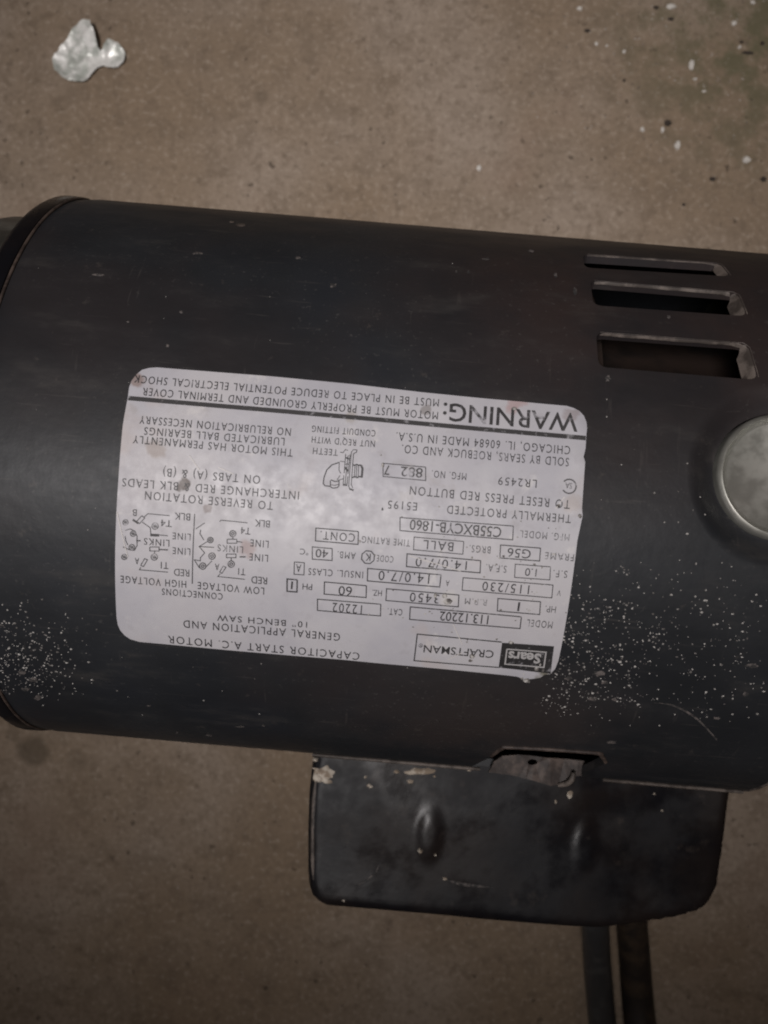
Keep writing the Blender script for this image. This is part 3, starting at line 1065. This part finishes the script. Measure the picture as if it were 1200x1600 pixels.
for i, (x, y, wx, wy, h, tl) in enumerate(((507, 1208, 19, 12, 0.0010, 0.1), (498, 1214, 9, 14, 0.0010, 0), (510, 1219, 12, 6, 0.0007, .2), (655, 1206, 27, 7, 0.0010, -0.14),
                                           (641, 1221, 8, 5, .0007, 0), (620, 1206, 6, 4, 0.0008, 0), (578, 1228, 7, 4, 0.0006, 0.3), (571, 1214, 3, 3, 0.0005, 0),
                                           (733, 1203, 5, 3, 0.0006, 0), (890, 1242, 6, 9, 0.0006, 0.4), (868, 1252, 3, 4, .0004, 0), (679, 1213, 3, 2.5, .0005, 0),
                                           (657, 1328, 4, 4, .0016, 0), (695, 1373, 5, 4, .0005, 0), (680, 1334, 2.5, 2.5, .001, 0), (1024, 1242, 2.5, 2.5, .0005, 0),
                                           (1036, 1268, 2.5, 2.5, .0005, 0), (537, 1407, 2.5, 2.5, .0003, 0), (493, 1187, 5, 4, .0012, 0))):
    v, f = blob(x, y, wx, wy, BZ, h, seed=i + 3, tilt=tl)
    o = mesh_obj("residue", v, f, M_CRUST, box, True)
# long scuffs on the box; the last paints its left edge highlight
for ln, w in (([(557, 1384), (575, 1374), (588, 1362), (593, 1351)], 2.2), ([(695, 1373), (715, 1380), (735, 1383), (770, 1386)], 5.0), ([(494, 1226), (492, 1260), (490, 1300)], 2.5)):
    vs_, fs_ = [], []
    P_ = [on_plane(x, y, BZ) for x, y in ln]
    for p in P_:
        p.z = box_top(p.x, p.y) + 0.0002
    for i, p in enumerate(P_):
        d = (P_[min(i + 1, len(P_) - 1)] - P_[max(i - 1, 0)]).normalized()
        nn = Vector((-d.y, d.x, 0))
        ww = w * 0.00010 * (0.35 if i in (0, len(P_) - 1) else 1)
        vs_ += [p + nn * ww, p - nn * ww, p + nn * ww - Vector((0, 0, .0012)), p - nn * ww - Vector((0, 0, .0012))]
    for i in range(len(P_) - 1):
        a = i * 4
        fs_ += [(a, a + 1, a + 5, a + 4), (a, a + 4, a + 6, a + 2), (a + 1, a + 3, a + 7, a + 5)]
    mesh_obj("scuff_and_highlight", vs_, fs_, M_SCUFF_AND_HIGHLIGHT, box, True)

highlight_path = [on_plane(x, y, BZ) for x, y in ((495, 1215), (491, 1250), (489, 1300), (489, 1350), (491, 1385))]  # pale strip painting the highlight on the box's left edge
for p in highlight_path:
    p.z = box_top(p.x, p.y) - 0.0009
tube("edge_highlight", highlight_path, [0.0005, 0.0008, 0.0007, 0.0008, 0.0003], M_EDGE, box, seg=8, sub=5)
# rolled sheet edge between shell and box, in two runs either side of the notch
fs_tan = on_cyl(600, 1250)[1]            # arc length of the lower outline
for x0, x1 in (((486, 1174), (752, 1199)), ((952, 1214), (1156, 1236))):
    a, b = on_cyl(*x0), on_cyl(*x1)
    path = [wrap(a[0] + (b[0] - a[0]) * t, fs_tan + 0.0012, R + 0.0004) for t in np.linspace(0, 1, 12)]
    o = tube("seam_edge", path, [0.00055] * 12, M_EDGE, shell, seg=8, sub=2)
path = [wrap(U1 - 0.0002, fs_tan + 0.002 - 0.0045 * i, R - 0.0002) for i in range(20)]
tube("seam_edge", path, [0.0006] * 20, M_EDGE, shell, seg=8, sub=2)
path = [wrap(U0 + 0.0001, -fs_tan - 0.004 + i * 0.006, R - 0.0003) for i in range(38)]
tube("seam_edge", path, [0.00045] * 38, M_BROWN, shell, seg=8, sub=2)
path = [wrap(p[0], p[1], R + 0.0001) for p in [on_cyl(*q) for q in notch_px[1:-1]]]
tube("seam_edge", path, [0.0006] * len(path), M_BROWN, shell, seg=8, sub=5)
# bracket tab showing in the notch
TZ = AX + 0.017
tab_px = [(764, 1207), (772, 1190), (786, 1181), (812, 1179), (860, 1184), (905, 1188), (938, 1192), (940, 1203), (922, 1211), (900, 1213), (886, 1226), (860, 1228), (832, 1219), (800, 1212)]
tp = resample([(p.x, p.y) for p in (on_plane(x, y, TZ) for x, y in tab_px)], 0.002)
hp = [(p.x, p.y) for p in (on_plane(832 + 8 * math.cos(a), 1191 + 4.5 * math.sin(a), TZ) for a in np.linspace(0, 2 * math.pi, 12, endpoint=False))]
V, T = triangulate(tp, [hp], [])
k = len(V)
verts = [Vector((x, y, TZ + 0.0006 * noise.noise(Vector((x * 200, y * 200, 1))))) for x, y in V]
verts += [v - Vector((0, 0, 0.0015)) for v in verts]
faces = [tuple(f) for f in T] + [(f[0] + k, f[2] + k, f[1] + k) for f in T] + [(b, a, a + k, b + k) for a, b in boundary(T)]
mesh_obj("bracket_tab", verts, faces, M_BROWN, motor, False)
tube("bent_strap", [on_plane(872, 1227, TZ), on_plane(886, 1224, TZ + .001), on_plane(894, 1217, TZ + .002), on_plane(896, 1207, TZ + .002)],
     [0.0006, .0009, .0009, .0006], M_EDGE, motor, seg=8, sub=4)

# ------------------------------------------------------------------ cords under the box
c1 = [on_plane(928, 1395, 0.052), on_plane(930, 1440, 0.045), on_plane(932, 1490, 0.030), on_plane(936, 1545, 0.016), on_plane(941, 1600, 0.0085), on_plane(947, 1660, 0.0062),
      on_plane(954, 1740, 0.0058), on_plane(962, 1840, 0.0058)]
cord = tube("power_cord", c1, [0.0050, .0051, .0053, .0055, .0056, .0057, .0057, .0057], M_CORD, seg=28, loc=(c1[0].x, c1[0].y, 0))
M_CORD2, nt, P = mat("brown_black_rubber", (0.02, 0.014, 0.01), 0.6, spec=0.3)
n = N(nt)
n.link(n.mix(n.ramp(n.noise(120, 4), 0.4, 0.7), (0.012, 0.009, 0.008), (0.035, 0.024, 0.016)), P.inputs["Base Color"])
tag(cord, "glossy black cord with a grey sheen, coming out below the black box", "cord")
c2 = [on_plane(985, 1395, 0.040), on_plane(987, 1440, 0.032), on_plane(991, 1490, 0.020), on_plane(995, 1545, 0.0095), on_plane(1000, 1600, 0.0068), on_plane(1009, 1660, 0.0066),
      on_plane(1016, 1740, 0.0066), on_plane(1024, 1840, 0.0066)]
cord2 = tube("power_cord", c2, [0.0058, .0059, .0061, .0064, .0066, .0067, .0067, .0067], M_CORD2, seg=28, loc=(c2[0].x, c2[0].y, 0))
tag(cord2, "thicker dark cord beside the grey sheened cord, farther along the black box", "cord")

# ------------------------------------------------------------------ scuffs, chips and dust on the shell
chips = [(375, 352, 9, 4), (362, 347, 5, 2.5), (308, 396, 10, 3), (520, 446, 8, 5), (155, 430, 14, 3), (465, 403, 6, 2.5), (283, 488, 4, 3), (262, 540, 4, 4), (200, 503, 3, 2),
         (760, 405, 9, 3), (732, 425, 3, 4), (830, 392, 7, 3), (713, 425, 2.5, 3), (898, 455, 5, 8), (868, 430, 4, 5), (950, 592, 6, 6), (1045, 495, 4, 4), (895, 700, 4, 4),
         (955, 1160, 12, 4), (375, 1135, 9, 2.5), (327, 1149, 6, 2.2), (412, 1133, 3, 3), (232, 1103, 4, 2), (277, 1144, 2.5, 3), (935, 1052, 13, 6), (945, 1066, 8, 4), (888, 1060, 8, 5),
         (925, 1092, 10, 5), (960, 1093, 7, 4), (1120, 1122, 8, 3), (1165, 1085, 7, 5), (40, 1077, 12, 4), (60, 1090, 10, 5), (52, 1062, 10, 5), (35, 1050, 8, 5), (1175, 1040, 14, 4)]
for i, (x, y, wx, wy) in enumerate(chips):
    rnd = random.Random(i)
    k = 11
    vs_ = []
    u, s = on_cyl(x, y)
    vs_.append(wrap(u, s, shell_r(u, s) + 0.00012))
    for j in range(k):
        a = 2 * math.pi * j / k
        rr = rnd.uniform(0.55, 1.2)
        u, s = on_cyl(x + wx * rr * math.cos(a) * 0.8, y + wy * rr * math.sin(a) * 0.8)
        vs_.append(wrap(u, s, shell_r(u, s) + 0.00004))
    mesh_obj("paint_chip", vs_, [(0, 1 + (j + 1) % k, 1 + j) for j in range(k)], M_SCUFF_AND_HIGHLIGHT if i > 1 else M_EDGE, shell, False)
# curved scratch
vs_, fs_ = [], []
for i, t in enumerate(np.linspace(0, 1, 14)):
    x = 1022 + 98 * t
    y = 1098 + 58 * t ** 2.2
    for sg in (-1, 1):
        u, s = on_cyl(x - sg * 1.3 * t, y + sg * 1.5 * math.sin(math.pi * min(0.97, max(.03, t))))
        vs_.append(wrap(u, s, shell_r(u, s) + 0.00008))
    if i:
        fs_.append((2 * i - 2, 2 * i - 1, 2 * i + 1, 2 * i))
mesh_obj("scratch", vs_, fs_, M_SCUFF_AND_HIGHLIGHT, shell, False)

rnd = random.Random(11)
dv, df = [], []


def speck(px, py, size, rf=shell_r):
    u, s = on_cyl(px, py)
    k = len(dv)
    m = 6
    a0 = rnd.uniform(0, 6)
    ex = rnd.uniform(0.6, 1.5)
    for lev in (0.0, 0.5):
        for j in range(m):
            a = a0 + 2 * math.pi * j / m
            rr = size * (1 - lev) * rnd.uniform(0.75, 1.2)
            uu, ss = u + rr * math.cos(a) * ex, s + rr * math.sin(a)
            dv.append(wrap(uu, ss, rf(uu, ss) + lev * size * 1.1))
    for j in range(m):
        j2 = (j + 1) % m
        df.append((k + j, k + m + j, k + m + j2, k + j2))
    df.append(tuple(k + m + j for j in reversed(range(m))))


def on_label(x, y):
    return inside((x, y), plate_px)


cnt = 0
while cnt < 720:                       # saw dust to the right of the label
    x = 845 + abs(rnd.gauss(0, 1)) * 150 if rnd.random() < 0.72 else rnd.uniform(860, 1198)
    y = rnd.gauss(1010, 62) if rnd.random() < 0.75 else rnd.uniform(880, 1120)
    if x > 1200 or y < 872 or y > 1135 or on_label(x, y) or (y < 940 and rnd.random() < 0.35):
        continue
    if math.hypot(x - 1229, y - 741) < 150:
        continue
    # clumps
    if noise.noise(Vector((x * 0.03, y * 0.03, 2))) < rnd.uniform(-0.75, 0.25):
        continue
    speck(x, y, 0.00010 + 0.00019 * rnd.random() ** 2.4 + (0.0001 if rnd.random() < 0.06 else 0))
    cnt += 1
cnt = 0
while cnt < 330:                       # and to the left
    x = abs(rnd.gauss(0, 1)) * 62
    y = rnd.gauss(1025, 42)
    if x > 240 or y < 930 or y > 1105 or on_label(x, y) or (x < 60 and y > 1085):
        continue
    speck(x, y, 0.00013 + 0.00018 * rnd.random() ** 2.2)
    cnt += 1
for _ in range(60):                   # stray specks anywhere
    x, y = rnd.uniform(30, 1190), rnd.uniform(400, 1140)
    if on_label(x, y) or math.hypot(x - 1229, y - 741) < 150 or (x > 895 and y < 610):
        continue
    speck(x, y, rnd.uniform(0.0001, 0.0002))
for x, y in ((948, 624), (948, 651), (1022, 770), (1060, 768), (1083, 797), (1103, 804), (1074, 834), (1038, 816), (1060, 816), (1096, 776), (1074, 724)):
    speck(x, y, 0.00022)
for _ in range(90):                    # bits of dust on the label itself
    x, y = rnd.gauss(760, 110), rnd.gauss(910, 70)
    if on_label(x, y):
        speck(x, y, rnd.uniform(0.00012, 0.0003), plate_r)
for x, y, s_ in ((822, 1060, .0008), (815, 1057, .0005), (838, 1042, .0007), (848, 1044, .0006), (843, 1036, .0005), (798, 1002, .0005), (738, 1023, .0007), (735, 1030, .0005),
                 (598, 727, .0006), (562, 845, .0004), (905, 806, .0006), (872, 790, .0005), (803, 640, .0005), (680, 929, .0007), (700, 938, .0009), (695, 930, .0006)):
    speck(x, y, s_, plate_r)
dust = mesh_obj("sawdust", dv, df, M_DUST, None, False)
tag(dust, "pale sawdust specks scattered over the black motor shell", "dust", kind="stuff")

# ------------------------------------------------------------------ things on the floor
g = zz(40, 0, 4.615)
foil_px = g((430, 160), (480, 175), (505, 230), (520, 270), (527, 350), (548, 378), (575, 330), (600, 290), (660, 308), (700, 345), (716, 385), (708, 440), (660, 478), (605, 487),
            (560, 468), (515, 488), (480, 520), (440, 575), (400, 584), (340, 582), (260, 555), (215, 505), (195, 460), (188, 420), (210, 385), (230, 350), (275, 302), (318, 235), (368, 178))
fp = [on_plane(x, y, 0.002) for x, y in foil_px]
cen = sum(fp, Vector()) / len(fp)
cen.z = 0
fo = resample([(p.x - cen.x, p.y - cen.y) for p in fp], 0.0011)
fo = [(x + 0.0005 * noise.noise(Vector((x * 600, y * 600, 0))), y + 0.0005 * noise.noise(Vector((x * 600, y * 600, 5)))) for x, y in fo]
xs, ys = [p[0] for p in fo], [p[1] for p in fo]
pts = []
st_ = 0.0010
for i in range(int((max(xs) - min(xs)) / st_)):
    for j in range(int((max(ys) - min(ys)) / st_)):
        p = (min(xs) + (i + random.uniform(-.3, .3)) * st_, min(ys) + (j + random.uniform(-.3, .3)) * st_)
        if inside(p, fo) and edge_dist(p, fo) > st_ * 0.4:
            pts.append(p)
V, T = triangulate(fo, [], pts)
lift = on_plane(152, 48, 0.002) - cen
verts = []
for x, y in V:
    z = 0.0007 + 0.0010 * abs(noise.noise(Vector((x * 170, y * 170, 2)))) + 0.0006 * noise.noise(Vector((x * 420, y * 420, 7)))
    d = math.hypot((x - lift.x), (y - lift.y))
    z += 0.0045 * smooth01(1 - d / 0.0125)
    rr = edge_dist((x, y), fo)
    z += 0.0009 * smooth01(1 - rr / 0.003)
    verts.append(Vector((x, y, max(z, 0.0003))))
k = len(verts)
verts += [v - Vector((0, 0, 0.00022)) for v in verts]
faces = [tuple(f) for f in T] + [(f[0] + k, f[2] + k, f[1] + k) for f in T] + [(b, a, a + k, b + k) for a, b in boundary(T)]
foil = mesh_obj("foil_scrap", verts, faces, M_FOIL, None, True, cen, sharp=28)
tag(foil, "crumpled silvery white flake with two lobes lying on the concrete", "scrap")


def crumb(name, px, py, wx, wy, m, label, cat, group, seed):
    r_ = random.Random(seed)
    c0 = on_plane(px, py, 0.0)
    kx = CAM.z / F
    k = 7
    vs_, fs_ = [], []
    tl = r_.uniform(0, 3)
    hgt = min(wx, wy) * kx * 0.45
    for lev, sc, hh in ((0, 0.9, 0.0), (1, 1.0, hgt * 0.5), (2, 0.6, hgt)):
        for j in range(k):
            a = 2 * math.pi * j / k
            rr = sc * r_.uniform(0.75, 1.2) * 0.5
            vs_.append((wx * kx * rr * math.cos(a), wy * kx * rr * math.sin(a), hh * r_.uniform(0.8, 1.15)))
    for lev in (0, 1):
        for j in range(k):
            j2 = (j + 1) % k
            fs_.append((lev * k + j, lev * k + j2, (lev + 1) * k + j2, (lev + 1) * k + j))
    fs_.append(tuple(2 * k + j for j in range(k)))
    fs_.append(tuple(reversed(range(k))))
    o = mesh_obj(name, vs_, fs_, m, None, False, c0)
    tag(o, label, cat, group)


for i, (x, y, wx, wy) in enumerate(((1080, 103, 9, 16), (1086, 124, 6, 5), (1165, 250, 13, 11), (1058, 228, 10, 15), (748, 263, 7, 11), (1003, 203, 8, 8), (1035, 203, 6, 10), (905, 14, 10, 7),
                                    (975, 81, 6, 6), (932, 69, 6, 6), (1147, 37, 9, 8), (1155, 74, 6, 6), (1048, 11, 15, 9), (1176, 4, 8, 6), (1100, 143, 7, 4), (948, 72, 4, 4))):
    crumb("white_chip", x, y, wx, wy, M_CHIP, {0: "oblong white chip standing longest among the white chips on the concrete",
          4: "lone white chip on the concrete, well apart from the other chips", 2: "bright roundish white chip, largest one beside the motor's vents"}.get(
              i, "small white chip lying on the concrete floor"), "chip", "white chips scattered on the floor", i)
for i, (x, y, wx, wy) in enumerate(((1043, 193, 11, 10), (1113, 280, 10, 7), (1193, 280, 11, 9), (1068, 320, 6, 6), (1025, 12, 9, 6), (1048, 30, 10, 6), (917, 48, 10, 6), (1168, 83, 20, 5),
                                    (1191, 68, 7, 7), (1158, 66, 7, 5), (975, 126, 5, 5))):
    crumb("dark_crumb", x, y, wx, wy, M_DARKCHIP, "thin dark sliver of debris lying beside a white chip" if i == 7 else "small dark crumb lying on the concrete floor", "crumb", "dark crumbs scattered on the floor", 50 + i)
# fine grit
rnd = random.Random(5)
gv, gf = [], []
for _ in range(1500):
    if rnd.random() < 0.55:
        x, y = rnd.gauss(1060, 110), rnd.gauss(90, 130)
    else:
        x, y = rnd.uniform(-100, 1300), rnd.uniform(-100, 1750)
    p = on_plane(x, y, 0)
    sz = 0.00012 + 0.00035 * rnd.random() ** 3
    k = len(gv)
    a0 = rnd.uniform(0, 6)
    for j in range(5):
        a = a0 + j * 2 * math.pi / 5
        gv.append(p + Vector((sz * math.cos(a) * rnd.uniform(.7, 1.4), sz * math.sin(a) * rnd.uniform(.7, 1.4), 0)))
    gv.append(p + Vector((0, 0, sz * 0.8)))
    for j in range(5):
        gf.append((k + j, k + (j + 1) % 5, k + 5))
M_GRIT, nt, P = mat("floor_grit", (0.3, 0.25, 0.2), 0.9)
n = N(nt)
n.link(n.mix(n.ramp(n.noise(90, 1), 0.46, 0.54), (0.12, 0.095, 0.075), (0.34, 0.30, 0.26)), P.inputs["Base Color"])
gr = mesh_obj("grit", gv, gf, M_GRIT, None, False)
tag(gr, "fine grit and dirt specks strewn over the concrete floor", "grit", kind="stuff")
